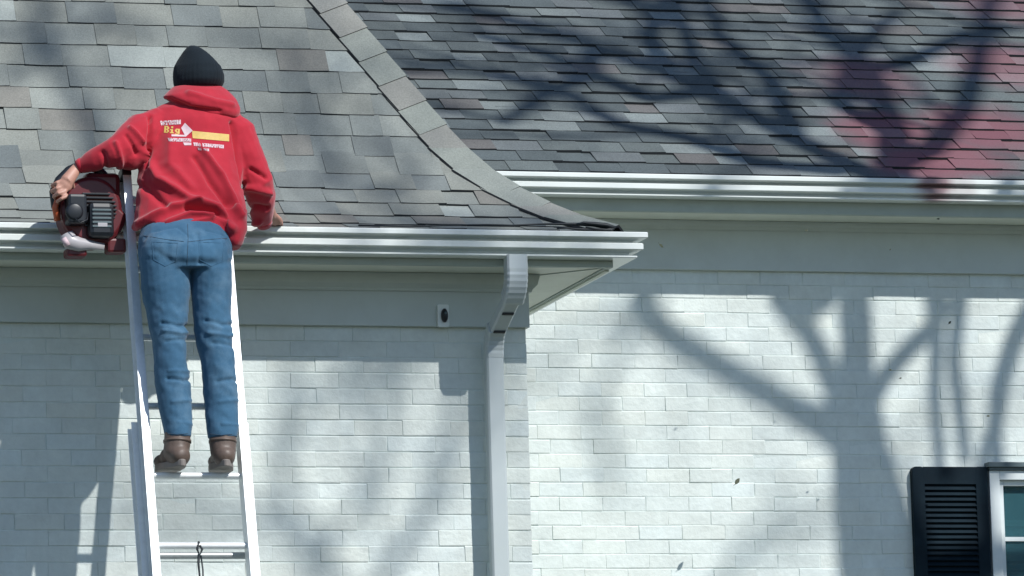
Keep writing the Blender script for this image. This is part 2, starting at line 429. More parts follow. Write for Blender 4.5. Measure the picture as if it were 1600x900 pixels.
main_roof = dk.build('roof', M_deck, house); main_roof['label'] = 'long lower pitched roof of grey shingles, tree shade and red haze painted into their colour'

PAL = [((.335, .355, .325), 8), ((.305, .318, .285), 26), ((.285, .303, .278), 34), ((.26, .282, .265), 22), ((.225, .248, .24), 10), ((.275, .268, .24), 8), ((.185, .21, .21), 3), ((.42, .455, .425), 3)]
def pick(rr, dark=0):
    if dark:  # darker, bluer palette puts tree shade into the main roof's colour
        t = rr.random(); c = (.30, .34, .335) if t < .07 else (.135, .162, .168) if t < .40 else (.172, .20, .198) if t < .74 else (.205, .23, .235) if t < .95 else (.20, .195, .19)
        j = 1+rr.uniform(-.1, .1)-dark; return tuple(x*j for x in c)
    t = rr.uniform(0, sum(w for _, w in PAL))
    for c, w in PAL:
        t -= w
        if t <= 0: break
    j = .86+rr.uniform(-.07, .07)-dark
    return tuple(x*j for x in c)
def tab_mesh(k):
    r = random.Random(90+k)
    e = [r.uniform(-.014, .014) for _ in range(3)]
    sk_ = r.uniform(.0, .008)
    vs = [(sk_, e[0], 0), (.5, e[1], 0), (1-sk_, e[2], 0), (1, 1, 0), (0, 1, 0),
          (sk_, e[0], 1), (.5, e[1], .9), (1-sk_, e[2], 1), (1, 1, 1), (0, 1, 1)]
    fs = [(5, 6, 7, 8, 9), (0, 1, 6, 5), (1, 2, 7, 6), (2, 3, 8, 7), (4, 0, 5, 9)]
    return vs, fs, [0, 1, 1, 0, 0]
TB = [tab_mesh(k) for k in range(6)]
def tab_data(mat):
    out = []
    for vs, fs, mi in TB:
        me = bpy.data.meshes.new('shingle'); me.from_pydata(vs, [], fs); me.materials.append(mat); me.materials.append(M_butt)
        me.polygons.foreach_set('material_index', mi); out.append(me)
    return out
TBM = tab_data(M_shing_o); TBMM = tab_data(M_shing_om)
def place_tabs(cands, meshes, sheet_mat, parent, quota):
    vis = [c for c in cands if in_frame(c['pts'], 0)]
    vis.sort(key=lambda c: -c['area'])
    ids = set(id(c) for c in vis[:quota]); rest = MB()
    for c in cands:
        if id(c) in ids:
            o = link('shingle', meshes[c['k']], parent); o.matrix_world = c['M']; o.color = (*c['col'], 1)
        else:
            vs, fs, mi = TB[c['k']]; rest.add([c['M'] @ V(p) for p in vs], fs, mi, c['col'])
    rest.build('shingles_beyond', [sheet_mat, M_butt], parent, kind='stuff')
def tab(a, ux, uy, un, w, l, th, tilt, rr, dark=0):
    """a: lower left corner on the deck; raised so the butt sits proud of the course below"""
    o = a+un*tilt
    ay = (uy*l - un*(tilt*.9))
    Mx = Matrix(((ux.x*w, ay.x, un.x*th, o.x), (ux.y*w, ay.y, un.y*th, o.y), (ux.z*w, ay.z, un.z*th, o.z), (0, 0, 0, 1)))
    pts = [Mx @ V(p) for p in ((0, 0, 1), (1, 0, 1), (1, .7, 1), (0, .7, 1))]
    q = [proj(p) for p in pts]
    A = abs(sum(q[i][0]*q[(i+1) % 4][1]-q[(i+1) % 4][0]*q[i][1] for i in range(4)))/2
    cx = [min(1600, max(0, p[0])) for p in q]; 
    if max(cx)-min(cx) < 12: A *= .1
    return dict(M=Mx, pts=pts, area=A, k=rr.randrange(6), col=pick(rr, dark))
EXP = .123
cl = []; s = -.012; row = 0
rr = random.Random(21)
while s < SL[-1]-.2:
    e = EXP; y0, z0 = prof(s); y1, z1 = prof(s+e*1.4)
    uy = V((0, y1-y0, z1-z0)); l = uy.length; uy.normalize(); un = V((0, -uy.z, uy.y))
    x = -6+y0+.02-rr.uniform(0, .15); xr = -y1+.01
    proud = rr.random() < .5
    while x < xr:
        w = rr.uniform(.12, .25) if proud else rr.uniform(.13, .27)
        w = min(w, xr-x)
        if w > .03:
            th = .0095+(.0030 if proud else 0)
            cl.append(tab(V((x+.001, y0-(.0), z0))+uy*rr.uniform(-.002, .003), V((1, 0, 0)), uy, un, w-.0006, l, th, .0165, rr))
        x += w; proud = not proud
    # the side slope, seen only from further right
    ux = V((0, 1, 0)); uy2 = V((-(y1-y0), 0, z1-z0)).normalized(); un2 = V((uy2.z, 0, -uy2.x))
    yy = y1
    while yy < 4.5:
        w = rr.uniform(.13, .27)
        cl.append(tab(V((-y0, yy, z0)), ux, uy2, un2, w-.0006, l, .009, .0165, rr)); yy += w
    s += e; row += 1
place_tabs(cl, TBM, M_shing_a, wing_roof, 130)

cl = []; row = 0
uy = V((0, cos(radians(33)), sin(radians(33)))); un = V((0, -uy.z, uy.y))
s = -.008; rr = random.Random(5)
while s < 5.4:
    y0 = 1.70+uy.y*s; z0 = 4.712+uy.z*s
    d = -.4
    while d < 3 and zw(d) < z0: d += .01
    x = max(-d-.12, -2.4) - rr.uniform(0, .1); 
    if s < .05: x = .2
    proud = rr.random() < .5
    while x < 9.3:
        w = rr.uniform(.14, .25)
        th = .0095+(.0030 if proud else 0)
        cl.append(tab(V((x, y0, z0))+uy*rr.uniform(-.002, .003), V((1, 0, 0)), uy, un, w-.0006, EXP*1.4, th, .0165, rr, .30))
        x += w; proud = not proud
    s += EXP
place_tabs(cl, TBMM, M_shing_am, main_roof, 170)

# hip cap shingles
hc = []; s = .085
while s < 3.2:
    (ya, za), (yb_, zb) = prof(s), prof(s+.215)
    a = V((-ya, ya, za)); b = V((-yb_, yb_, zb)); hd = b-a; L_ = hd.length; hd.normalize()
    sl = V((0, yb_-ya, zb-za)).normalized(); nf = V((0, -sl.z, sl.y)); ns = V((sl.z, 0, sl.y))
    wf = nf.cross(hd);  wf = wf if wf.x < 0 else -wf; wf.normalize()
    ws = ns.cross(hd);  ws = ws if ws.y > 0 else -ws; ws.normalize()
    nm = (nf+ns).normalized(); t = .011; W = .150
    mb = MB(); lift = .030
    a2 = a+nm*lift; b2 = b+nm*(lift-.010)
    nm2 = nm*t
    c0 = [a2+wf*W+nf*.002, a2, a2+ws*W-ns*.004, b2+ws*W-ns*.004, b2, b2+wf*W+nf*.002]
    vs = c0+[p+nm2 for p in c0]
    fs = [(6, 7, 10, 11), (7, 8, 9, 10), (0, 1, 7, 6), (1, 2, 8, 7), (2, 3, 9, 8), (5, 0, 6, 11), (0, 5, 4, 1), (1, 4, 3, 2)]
    mb.add(vs, fs, [0, 0, 1, 1, 1, 1, 1, 1])
    o = mb.build('hip_cap_shingle', [M_shing_o, M_butt], wing_roof)
    jj_ = rnd.uniform(.96, 1.06); o.color = (*[x*jj_ for x in rnd.choice([(.275, .295, .265), (.265, .285, .255), (.285, .305, .275), (.275, .275, .25), (.275, .295, .265)])], 1)
    s += .138

# ------------------------------------------------------------------ downspout
def rect_tube(mb, pts, w, d, wob=None):
    """rectangular pipe; pts = (x, y, z), section lies across the travel in the YZ plane"""
    rings = []
    for i, p in enumerate(pts):
        p = V(p); t = (V(pts[min(i+1, len(pts)-1)])-V(pts[max(i-1, 0)])).normalized()
        n_ = V((0, t.z, -t.y)).normalized(); k = 1+(wob[i] if wob else 0); c = .008
        X = V((1, 0, 0)); hw, hd_ = w/2*k, d/2*k
        rg = []
        for sx, sy, ox, oy in ((-1, -1, 0, 1), (-1, -1, 1, 0), (1, -1, -1, 0), (1, -1, 0, 1), (1, 1, 0, -1), (1, 1, -1, 0), (-1, 1, 1, 0), (-1, 1, 0, -1)):
            rg.append(p+X*(sx*hw+ox*c)+n_*(sy*hd_+oy*c))
        rings.append(rg)
    mb.loft(rings)
px_ = -.170
mb = MB(); rect_tube(mb, [(px_, -.088, 3.64), (px_, -.088, 3.2), (px_, -.088, 0.35), (px_, -.088, .12)], .076, .060)
dsp = mb.build('downspout', M_pipe, house, bevel=.001)
def bez(p0, p1, p2, n):
    return [V(p0)*(1-t)**2+V(p1)*2*t*(1-t)+V(p2)*t*t for t in [i/n for i in range(n+1)]]
pe = px_+.031
pts = [V((pe, -.368, 4.0)), V((pe, -.368, 3.97)), V((pe, -.368, 3.94))]+bez((pe, -.368, 3.925), (pe, -.37, 3.86), (pe-.004, -.31, 3.822), 12)
wob = [0, 0, .02]+[.035*((i % 2)*2-1)*.6 for i in range(13)]
mb = MB(); rect_tube(mb, pts, .090, .072, wob); mb.build('elbow', M_pipe, dsp)
mb = MB(); rect_tube(mb, [(pe-.005, -.325, 3.832), (px_, -.12, 3.700)], .070, .056); mb.build('offset_pipe', M_pipe, dsp)
pts = bez((px_, -.15, 3.722), (px_, -.088, 3.685), (px_, -.088, 3.60), 10)
mb = MB(); rect_tube(mb, pts, .078, .064, [.02*((i % 2)*2-1) for i in range(11)]); mb.build('elbow', M_pipe, dsp)
for t in (.30, .78):
    c = V((pe-.005, -.325, 3.832)).lerp(V((px_, -.12, 3.700)), t)
    dv = (V((px_, -.12, 3.70))-V((pe-.005, -.325, 3.832))).normalized(); n_ = V((0, dv.z, -dv.y)).normalized()
    if n_.z > 0: n_ = -n_
    mb = MB(); mb.obox(c+V((-.026, 0, 0))+n_*.0275, V((.052, 0, 0)), dv*.014, n_*.006); mb.build('joint_screw_slot', M_blackp, dsp, bevel=.002)
mb = MB(); mb.box((px_-.055, -.122, 2.3), (px_+.055, -.119, 2.33)); mb.box((px_-.055, -.119, 2.3), (px_-.04, -.002, 2.33)); mb.box((px_+.04, -.119, 2.3), (px_+.055, -.002, 2.33)); mb.build('strap', M_pipe, dsp)

# ------------------------------------------------------------------ window and shutter
wx0 = 2.865
mb = MB()
def frame4(mb, x0, x1, z0, z1, t, ya, yb_, side=None):
    sd_ = side or t
    mb.box((x0, ya, z0), (x0+sd_, yb_, z1)); mb.box((x1-sd_, ya, z0), (x1, yb_, z1))
    mb.box((x0+sd_, ya+.0005, z1-t), (x1-sd_, yb_, z1)); mb.box((x0+sd_, ya+.0005, z0), (x1-sd_, yb_, z0+t))
frame4(mb, wx0, WX1, WZ0, 3.388, .045, P-.028, P+.09, .052)
win = mb.build('window', M_trim, house, bevel=.003)
mb = MB(); frame4(mb, wx0+.053, WX1-.053, WZ0+.046, 3.342, .024, P-.004, P+.07); mb.build('frame', M_trim, win, bevel=.002)
mb = MB(); mb.box((wx0-.012, P-.055, 3.402), (WX1+.012, P+.003, 3.426)); mb.box((wx0-.002, P-.040, 3.389), (WX1+.002, P+.003, 3.4015)); mb.build('head_flashing', M_cap, win, bevel=.002)
mb = MB(); mb.box((wx0-.02, P-.05, WZ0-.04), (WX1+.02, P+.02, WZ0-.001)); mb.build('sill', M_trim, win)
sx0, sx1, sz1 = wx0+.078, WX1-.078, 3.317
m, n, b, o = new_mat('window glass')
n.nodes.remove(b); gl = nd(n, 'ShaderNodeBsdfGlossy'); gl.inputs['Roughness'].default_value = .03; gl.inputs[0].default_value = (.75, .9, .92, 1)
tp = nd(n, 'ShaderNodeBsdfTransparent'); tp.inputs[0].default_value = (.50, .66, .68, 1)
lw = nd(n, 'ShaderNodeFresnel'); lw.inputs[0].default_value = 2.3
mx = nd(n, 'ShaderNodeMixShader'); mx.inputs[0].default_value = .34; n.links.new(tp.outputs[0], mx.inputs[1]); n.links.new(gl.outputs[0], mx.inputs[2]); df = nd(n, 'ShaderNodeBsdfDiffuse'); df.inputs[0].default_value = (.09, .26, .31, 1); m2 = nd(n, 'ShaderNodeMixShader'); m2.inputs[0].default_value = .30; n.links.new(mx.outputs[0], m2.inputs[1]); n.links.new(df.outputs[0], m2.inputs[2]); n.links.new(m2.outputs[0], o.inputs[0])  # teal diffuse share stands in for reflected sky
M_glass = m
cols = [sx0, sx0+(sx1-sx0)/3, sx0+2*(sx1-sx0)/3, sx1]; rws = [sz1, sz1-.253, sz1-.55, sz1-.86, 2.07]
for i in range(3):
    for j in range(4):
        mb = MB(); mb.box((cols[i]+.002, P+.030, rws[j+1]+.002), (cols[i+1]-.002, P+.033, rws[j]-.002)); mb.build('pane', M_glass, win)
for x in cols[1:-1]:
    mb = MB(); mb.box((x-.009, P+.020, 2.07), (x+.009, P+.0285, sz1)); mb.build('muntin', M_trim, win)
for z in rws[1:-1]:
    mb = MB(); mb.box((sx0, P+.0195, z-.010), (sx1, P+.029, z+.010)); mb.build('muntin', M_trim, win)
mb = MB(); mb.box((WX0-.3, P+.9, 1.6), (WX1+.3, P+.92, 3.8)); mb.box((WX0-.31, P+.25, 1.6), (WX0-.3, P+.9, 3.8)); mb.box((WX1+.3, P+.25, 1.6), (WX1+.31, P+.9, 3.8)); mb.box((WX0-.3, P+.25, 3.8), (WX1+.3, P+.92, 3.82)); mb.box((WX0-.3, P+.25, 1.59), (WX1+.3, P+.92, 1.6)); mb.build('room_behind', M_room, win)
for k in range(26):
    z = 3.135-k*.042
    mb = MB(); mb.obox(V((sx0+.01, P+.085, z)), V((sx1-sx0-.02, 0, 0)), V((0, .022, .030)), V((0, -.0012, .001))); mb.build('blind_slat', M_blind, win)
# shutter
x0, x1, z1, z0 = 2.473, 2.855, 3.405, 2.0
mb = MB(); R_ = .022
def rr_box(mb, x0, x1, z0, z1, ya, yb_, r):
    out_ = []
    for cx, cz, a0 in ((x1-r, z1-r, 0), (x0+r, z1-r, 90), (x0+r, z0+r, 180), (x1-r, z0+r, 270)):
        for k in range(5):
            a = radians(a0+k*22.5); out_.append((cx+r*cos(a), cz+r*sin(a)))
    mb.loft([[V((x, ya, z)) for x, z in out_], [V((x, yb_, z)) for x, z in out_]])
rr_box(mb, x0, x1, z0, z1, P-.012, P-.001, R_)
rr_box(mb, x0+.001, x0+.062, z0, z1, P-.034, P-.0125, .02); rr_box(mb, x1-.062, x1-.001, z0, z1, P-.034, P-.0125, .012)
mb.box((x0+.058, P-.0335, z1-.085), (x1-.058, P-.0124, z1-.001)); mb.box((x0+.058, P-.0335, z0+.001), (x1-.058, P-.0124, z0+.085))
mb.box((x0+.058, P-.0335, 2.66), (x1-.058, P-.0124, 2.72))
sh = mb.build('shutter', M_shut, house, bevel=.002); sh['label'] = 'dark navy louvred shutter beside the window'
z = z1-.098
while z > z0+.09:
    if not (2.645 < z < 2.735):
        mb = MB(); mb.obox(V((x0+.060, P-.032, z-.016)), V((x1-x0-.12, 0, 0)), V((0, .016, .020)), V((0, -.003, .003))); mb.build('louvre', M_shut, sh)
    z -= .0258

# ------------------------------------------------------------------ small fixtures
cm = thing('security_camera', 'small white fixture with a dark oval lens on the frieze board left of the downspout', 'camera')
mb = MB(); rr_box(mb, -.402, -.352, 3.738, 3.834, -.052, -.0305, .007); mb.build('mounting_plate', M_gutter, cm)
mb = MB(); c0 = V((-.374, -.058, 3.786)); mb.ball(c0, .0150, .020, .031, seg=18); mb.build('lens_cover', M_blackp, cm, smooth=True)
mb = MB(); mb.ball(V((-.374, -.078, 3.794)), .006, .003, .006, seg=10); mb.build('lens', M_cap, cm, smooth=True)

cord = MB()
pts = []
for x, y in ((560, 352), (640, 354), (700, 352), (760, 351), (800, 352), (850, 350), (890, 350), (925, 351), (950, 354), (958, 357), (945, 360), (920, 359), (900, 358), (885, 356), (870, 357)):
    pts.append(onY(x, y, -.418))
cord.tube(pts, [.0035]*5+[.004, .006, .009, .011, .009, .010, .009, .005, .004, .003], 8)
pts = [onY(x, y, -.425) for x, y in ((900, 351), (912, 348), (930, 350), (948, 352), (962, 355), (955, 360), (930, 358), (915, 355))]
cord.tube(pts, [.004, .006, .009, .010, .005, .007, .006, .003], 8)
tag(cord.build('cord', M_cord, None, True), 'black cord lying along the gutter edge, coiled near the roof corner', 'cord')

# ------------------------------------------------------------------ extension ladder
def LY(z): return -.79-.256*(3.751-z)            # front face of the upper section
DL = V((0, .256, 1)).normalized(); DF = V((0, 1, -.256)).normalized()    # up the ladder; into the ladder
XL = onY(227, 752, LY(2.98)).x; XR = onY(393, 752, LY(2.98)).x
lad = thing('extension_ladder', 'aluminium extension ladder leaning on the wing gutter under the man', 'ladder')
def rail(x, sgn, z0, z1, back, wid, dep):
    """channel rail; the flanges point outward (sgn)"""
    o = V((x, LY(z0), z0))+DF*back; L_ = (z1-z0)/DL.z
    mb = MB(); c = .003
    prof_ = [(0, 0), (wid, 0), (wid, c), (c, c+.002), (c, dep-c-.002), (wid, dep-c), (wid, dep), (0, dep)]
    r0_ = [o+V((sgn*(q-wid), 0, 0))+DF*d for q, d in prof_]
    mb.loft([r0_, [p+DL*L_ for p in r0_]])
    return mb
zt = onY(205, 264, -.64).z
FW, FD = .036, .074
rl = rail(XL, -1, 1.15, zt, 0, FW, FD)
for sg, xo in ((-1, XL), (1, XR)):
    o = rail(xo, sg, 1.15, zt-.01, 0, FW, FD).build('rail', M_alu, lad, bevel=.0015)
    mb = MB(); base = V((xo, LY(zt-.03), zt-.03))
    x_in = xo-sg*(FW+.002); x_out = xo+sg*.003
    mb.obox(V((min(x_in, x_out), base.y, base.z))-DF*.003, V((FW+.005, 0, 0)), DF*(FD+.006), DL*.045)
    mb.build('end_cap', M_blackp, lad, bevel=.006)
    o = rail(xo+sg*.024, sg, 0.0, 3.235, FD+.004, .034, .080).build('rail', M_alu, lad, bevel=.0015)
    mb = MB(); fo = V((xo+sg*.024-sg*.017, LY(0.03), 0.02))+DF*(FD+.044)
    mb.box((fo.x-.03, fo.y-.06, -.004), (fo.x+.03, fo.y+.06, .012)); mb.build('foot', M_blackp, lad)
for x in (XL-FW/2, XR+FW/2):
    mb = MB(); mb.box((x-.014, LY(4.085)+FD*1.02, 4.068), (x+.014, -.4335, 4.094)); mb.build('standoff', M_blackp, lad, bevel=.004)
SP = .302*DL.z; ZR = on_plane(312, 739.5, V((0, 1, -.256)), LY(0)+FD*.5).z
def rung(z, back, xa, xb, mat):
    c = V((0, LY(z), z))+DF*back
    mb = MB(); rings = []
    for x in (xa, xb):
        rings.append([V((x, 0, 0))+V((0, c.y, c.z))+V((0, cos(a)*.016, (sin(a)*.016 if sin(a) < 0 else sin(a)*.013))) for a in [2*pi*k/14 for k in range(14)]])
    mb.loft(rings); return mb.build('rung', mat, lad)
for k in range(-5, 5):
    z = ZR+k*SP
    if z > zt-.1: continue
    rung(z, FD*.5, XL+FW-.001, XR-FW+.001, M_alu)
for k in range(1, 11):
    z = ZR-.012-k*SP
    if z > .15: rung(z-.0, FD+.044, XL+.012, XR-.012, M_alud)
mb = MB(); rp = [onY(x, y, LY(2.7)-.01) for x, y in ((311, 846), (308, 858), (312, 868), (316, 858), (312, 852))]
mb.tube(rp, .005, 8)
mb.tube([onY(311, 866, LY(2.66)-.01), onY(310, 880, LY(2.62)-.01), onY(312, 900, LY(2.58)), onY(309, 960, LY(2.4)), onY(312, 1200, LY(1.8))], [.007, .005, .004, .004, .004], 8)
mb.tube([onY(314, 868, LY(2.66)-.01), onY(317, 890, LY(2.6)-.01), onY(318, 930, LY(2.5)), onY(317, 1200, LY(1.8))], .0035, 8)
mb.build('rope', M_cord, lad, True)

# ------------------------------------------------------------------ person
def fabric(name, col, rough, weave, bs, var=.12, dirt=None, sheen=.3):
    m = simple(name, col, rough, var, 14, bs, weave, .0016, dirt=dirt, spec=.25)
    b = [x for x in m.node_tree.nodes if x.type == 'BSDF_PRINCIPLED'][0]
    b.inputs['Sheen Weight'].default_value = sheen; b.inputs['Sheen Roughness'].default_value = .5
    return m
M_hood = fabric('red fleece', (.46, .018, .036), .85, 240, .5, .10)
M_jean = fabric('blue denim', (.052, .140, .235), .85, 400, .6, .16, dirt=((.13, .22, .30), .6, 7), sheen=.15)
M_bean = fabric('black knit', (.008, .014, .02), .9, 160, .8, .2, sheen=.05)
M_skin = simple('skin', (.52, .27, .20), .5, .1, 20, .2, 120, .001)
M_hair = simple('dark hair', (.02, .016, .014), .7, .3, 60, .6, 200, .002)
M_boot = simple('brown leather', (.135, .095, .075), .5, .25, 22, .4, 70, .002)
M_sole = simple('tan rubber sole', (.24, .21, .19), .7, .15, 30)
M_yel = simple('yellow print', (.64, .43, .11), .6, .12, 90)
M_wht = simple('white print', (.66, .50, .53), .6, .12, 90)
dg_objs = []
def blobby(mb, name, mat, parent, voxel=.007, smooth=4, disp=None):
    t = mb.build('tmp', [mat]);
    r = t.modifiers.new('r', 'REMESH'); r.mode = 'VOXEL'; r.voxel_size = voxel; r.use_smooth_shade = True
    s_ = t.modifiers.new('s', 'SMOOTH'); s_.iterations = smooth; s_.factor = .5
    bpy.context.view_layer.update()
    dg = bpy.context.evaluated_depsgraph_get()
    me = bpy.data.meshes.new_from_object(t.evaluated_get(dg)); me.name = name
    bpy.data.objects.remove(t)
    if disp:
        ns = [v.normal.copy() for v in me.vertices]
        for v, n_ in zip(me.vertices, ns):
            v.co += n_*disp(v.co, n_)
    me.materials.clear(); me.materials.append(mat)
    me.polygons.foreach_set('use_smooth', [True]*len(me.polygons))
    return link(name, me, parent)
def lean(y): return -.125*max(0, min(1, (y-215)/190))      # legs stand further out than the chest
def Wd(x, y, Y): return onY(x, y, Y+lean(y))
def ppm(Y): return 381+ (Y+.75)*-15
def ring(pl, pr_, py, Y, ry, n=22, tilt=0, sq=1.0):
    a = Wd(pl, py-tilt, Y); b = Wd(pr_, py+tilt, Y); c = (a+b)/2; X = (b-a)/2
    out_ = []
    for k in range(n):
        w = 2*pi*k/n; cx, cy = cos(w), sin(w)
        cx = math.copysign(abs(cx)**sq, cx); cy = math.copysign(abs(cy)**sq, cy)
        out_.append(c+X*cx+V((0, 1, 0))*ry*cy)
    return out_
def seg_dist(p, a, b):
    ab = b-a; t = max(0, min(1, (p-a).dot(ab)/max(1e-9, ab.dot(ab)))); return (p-(a+ab*t)).length
def ridge_fn(lines):
    """folds: lines of world XZ points, signed height and width"""
    L_ = []
    for pts, h, w in lines:
        q = [onY(x, y, -.8) for x, y in pts]; L_.append(([V((p.x, p.z)) for p in q], h, w))
    def f(co):
        p = V((co.x, co.z)); s_ = 0
        for q, h, w in L_:
            d = min(seg_dist(p, q[i], q[i+1]) for i in range(len(q)-1))
            if d < 3*w: s_ += h*exp(-(d/w)**2)
        return s_
    return f
man = thing('person', 'man in a red hoodie, blue jeans and black beanie standing on the ladder', 'person')

# body: one continuous skin (head, neck, trunk, arms, hands, legs)
HC = Wd(314, 122, -.61); fd = V((.50, .80, -.25)).normalized(); sdv = fd.cross(V((0, 0, 1))).normalized(); uv = sdv.cross(fd)
body = MB()
body.ball(HC+fd*.006, .072, .082, .100, axes=(sdv, fd, uv), seg=20)
body.ball(HC+fd*.05-uv*.06, .052, .05, .055, axes=(sdv, fd, uv))           # jaw
body.ball(HC+fd*.098-uv*.018, .013, .02, .024, axes=(sdv, fd, uv), seg=10)  # nose
body.ball(HC+fd*.090-uv*.058, .024, .012, .012, axes=(sdv, fd, uv), seg=10) # lips
for s_ in (-1, 1):
    body.ball(HC+sdv*.078*s_-uv*.012-fd*.005, .010, .020, .031, axes=(sdv, fd, uv), seg=10)
    body.ball(HC+sdv*.03*s_+fd*.083+uv*.012, .014, .010, .009, axes=(sdv, fd, uv), seg=10)
body.tube([HC-uv*.05, Wd(316, 160, -.64), Wd(310, 185, -.66)], [.055, .055, .075], 14)
body.loft([ring(255, 355, 185, -.66, .07), ring(235, 360, 215, -.68, .09), ring(240, 358, 300, -.71, .10), ring(232, 350, 370, -.74, .10), ring(232, 350, 405, -.77, .10)])
body.tube([Wd(240, 205, -.66), Wd(180, 236, -.74), Wd(120, 262, -.66)], [.05, .038, .024], 12)
body.tube([Wd(360, 205, -.66), Wd(404, 290, -.64), Wd(424, 338, -.415)], [.05, .038, .024], 12)
body.tube([Wd(256, 410, -.77), Wd(268, 545, -.82), Wd(279, 690, -.88)], [.06, .036, .028], 12)
body.tube([Wd(328, 410, -.77), Wd(337, 545, -.82), Wd(347, 690, -.88)], [.06, .036, .028], 12)
# left hand: palm over the blower's handle, fingers curled round it
def finger(p, r0_, r1_):
    body.tube(p, [r0_+(r1_-r0_)*i/(len(p)-1) for i in range(len(p))], 8); body.ball(p[-1], r1_, seg=8); body.ball(p[0], r0_, seg=8)
LH = Wd(106, 283, -.66)
body.tube([Wd(122, 260, -.66), Wd(113, 272, -.668), Wd(104, 284, -.668)], [.022, .026, .030], 12, flat=(V((0, 1, 0)), .75))
body.ball(Wd(103, 288, -.665), .030, .018, .034, seg=14)
for k, (dx, dy, l) in enumerate(((-3, -6, 1.0), (-2, 3, 1.1), (0, 11, 1.02), (3, 19, .85))):
    a = Wd(102+dx, 288+dy, -.668)
    finger([a, a+V((-.028*l, -.004, -.010)), a+V((-.044*l, .022, -.018)), a+V((-.034*l, .044, -.022))], .0095, .0078)
a = Wd(112, 285, -.655); finger([a, a+V((.012, .020, -.020)), a+V((.004, .040, -.036))], .011, .009)
# right hand resting on the gutter edge
body.tube([onY(424, 336, -.50), onY(430, 343, -.465), onY(432, 348, -.445)], [.024, .028, .03], 12, flat=(V((0, .3, 1)).normalized(), .6))
for k, (dx, l) in enumerate(((-10, .95), (-4, 1.08), (2, 1.03), (8, .85))):
    a = onY(431+dx, 348+abs(k-1)*.8, -.442)
    finger([a, a+V((.003*(k-1), .020*l, .006)), a+V((.005*(k-1), .040*l, -.004)), a+V((.006*(k-1), .052*l, -.016))], .0092, .0075)
a = onY(421, 344, -.46); finger([a, a+V((-.020, .008, -.014)), a+V((-.026, .026, -.020))], .0105, .0088)
blobby(body, 'body', M_skin, man, .0052, 2)
hr = MB(); hr.ball(HC-fd*.004-uv*.022, .077, .082, .080, axes=(sdv, fd, uv), seg=20)
hair = blobby(hr, 'hair', M_hair, man, .008, 2)
# beanie
bn = MB()
bn.loft([ring(274, 345, 140, -.615, .104), ring(271, 350, 130, -.62, .118), ring(271, 350, 118, -.62, .118), ring(273, 345, 105, -.615, .108), ring(278, 334, 92, -.61, .082), ring(284, 321, 81, -.61, .056), ring(291, 311, 73.5, -.61, .030), ring(296, 304, 70, -.61, .012)])
bn.ball(Wd(339, 128, -.60), .030, .05, .030, seg=14)
def kn(co, n_):
    return -.0018*abs(sin(atan2(co.x-HC.x, co.y-HC.y)*21)) + .007*noise.noise(co*11)
blobby(bn, 'beanie', M_bean, man, .0065, 5, kn)

# hoodie
hd_ = MB()
hd_.loft([ring(268, 366, 158, -.65, .06), ring(240, 374, 172, -.66, .085), ring(228, 379, 190, -.67, .108), ring(223, 380, 215, -.68, .122), ring(219, 380, 250, -.695, .132), ring(214, 381, 290, -.71, .138),
         ring(211, 383, 330, -.72, .140, tilt=2), ring(210, 382, 352, -.725, .142, tilt=6), ring(212, 377, 363, -.73, .138, tilt=12)], True, True)
hd_.loft([ring(336, 384, 330, -.76, .085), ring(338, 384, 362, -.765, .09), ring(346, 379, 380, -.76, .08), ring(354, 374, 388, -.76, .06)])   # the hem hangs lower at the right
# left sleeve
hd_.tube([Wd(250, 196, -.67), Wd(222, 208, -.70), Wd(200, 228, -.745), Wd(176, 240, -.755), Wd(150, 250, -.71), Wd(126, 259, -.665)],
         [.075, .088, .078, .062, .048, .031], 16, flat=(V((0, 1, 0)), .9))
hd_.ball(Wd(203, 247, -.735), .062, .055, .050, seg=14)
# right sleeve
hd_.tube([Wd(352, 196, -.67), Wd(370, 212, -.68), Wd(386, 245, -.685), Wd(402, 284, -.665), Wd(408, 310, -.575), Wd(410, 334, -.49), Wd(412, 347, -.455)],
         [.075, .083, .072, .068, .062, .050, .036], 16, flat=(V((0, 1, 0)), .9))
rf = ridge_fn([([(228, 240), (243, 285), (285, 318), (330, 332), (350, 366)], .013, .018), ([(222, 290), (250, 330)], -.008, .015),
               ([(312, 235), (340, 280), (366, 345)], .010, .014), ([(300, 250), (322, 292), (345, 325)], -.008, .014),
               ([(214, 352), (260, 330), (300, 324)], .010, .013), ([(230, 365), (285, 342), (320, 345)], .009, .011), ([(280, 333), (322, 338), (342, 352)], -.009, .010),
               ([(238, 178), (236, 215), (232, 262)], -.011, .009), ([(366, 190), (372, 230), (380, 290)], -.011, .010),
               ([(205, 200), (222, 222)], .008, .010), ([(196, 212), (212, 240)], -.006, .008), ([(180, 225), (192, 262)], .007, .010), ([(160, 238), (170, 264)], -.006, .009),
               ([(395, 262), (418, 275)], -.007, .009), ([(392, 290), (428, 296)], .008, .010), ([(392, 312), (428, 316)], -.006, .009), ([(396, 330), (424, 334)], .006, .008),
               ([(268, 210), (262, 260), (290, 300)], .006, .020), ([(211, 366), (260, 361), (320, 350)], .004, .006)])
def hdisp(co, n_):
    return 2.3*rf(co)+.009*noise.noise(V((co.x*9+co.z*5, co.y*7, co.z*8-co.x*4)))+.0022*noise.noise(co*30)
hoodie = blobby(hd_, 'hoodie', M_hood, man, .0062, 3, hdisp)
hh = MB()
hh.loft([ring(270, 346, 135, -.645, .05), ring(262, 356, 143, -.66, .072), ring(254, 369, 154, -.675, .088, tilt=3), ring(262, 375, 165, -.69, .092, tilt=5), ring(278, 375, 174, -.705, .080, tilt=5), ring(296, 370, 181, -.72, .052, tilt=4), ring(312, 354, 185, -.73, .02, tilt=2)])
rh = ridge_fn([([(272, 150), (300, 168), (345, 172)], -.007, .010), ([(300, 142), (340, 156), (368, 160)], .006, .012)])
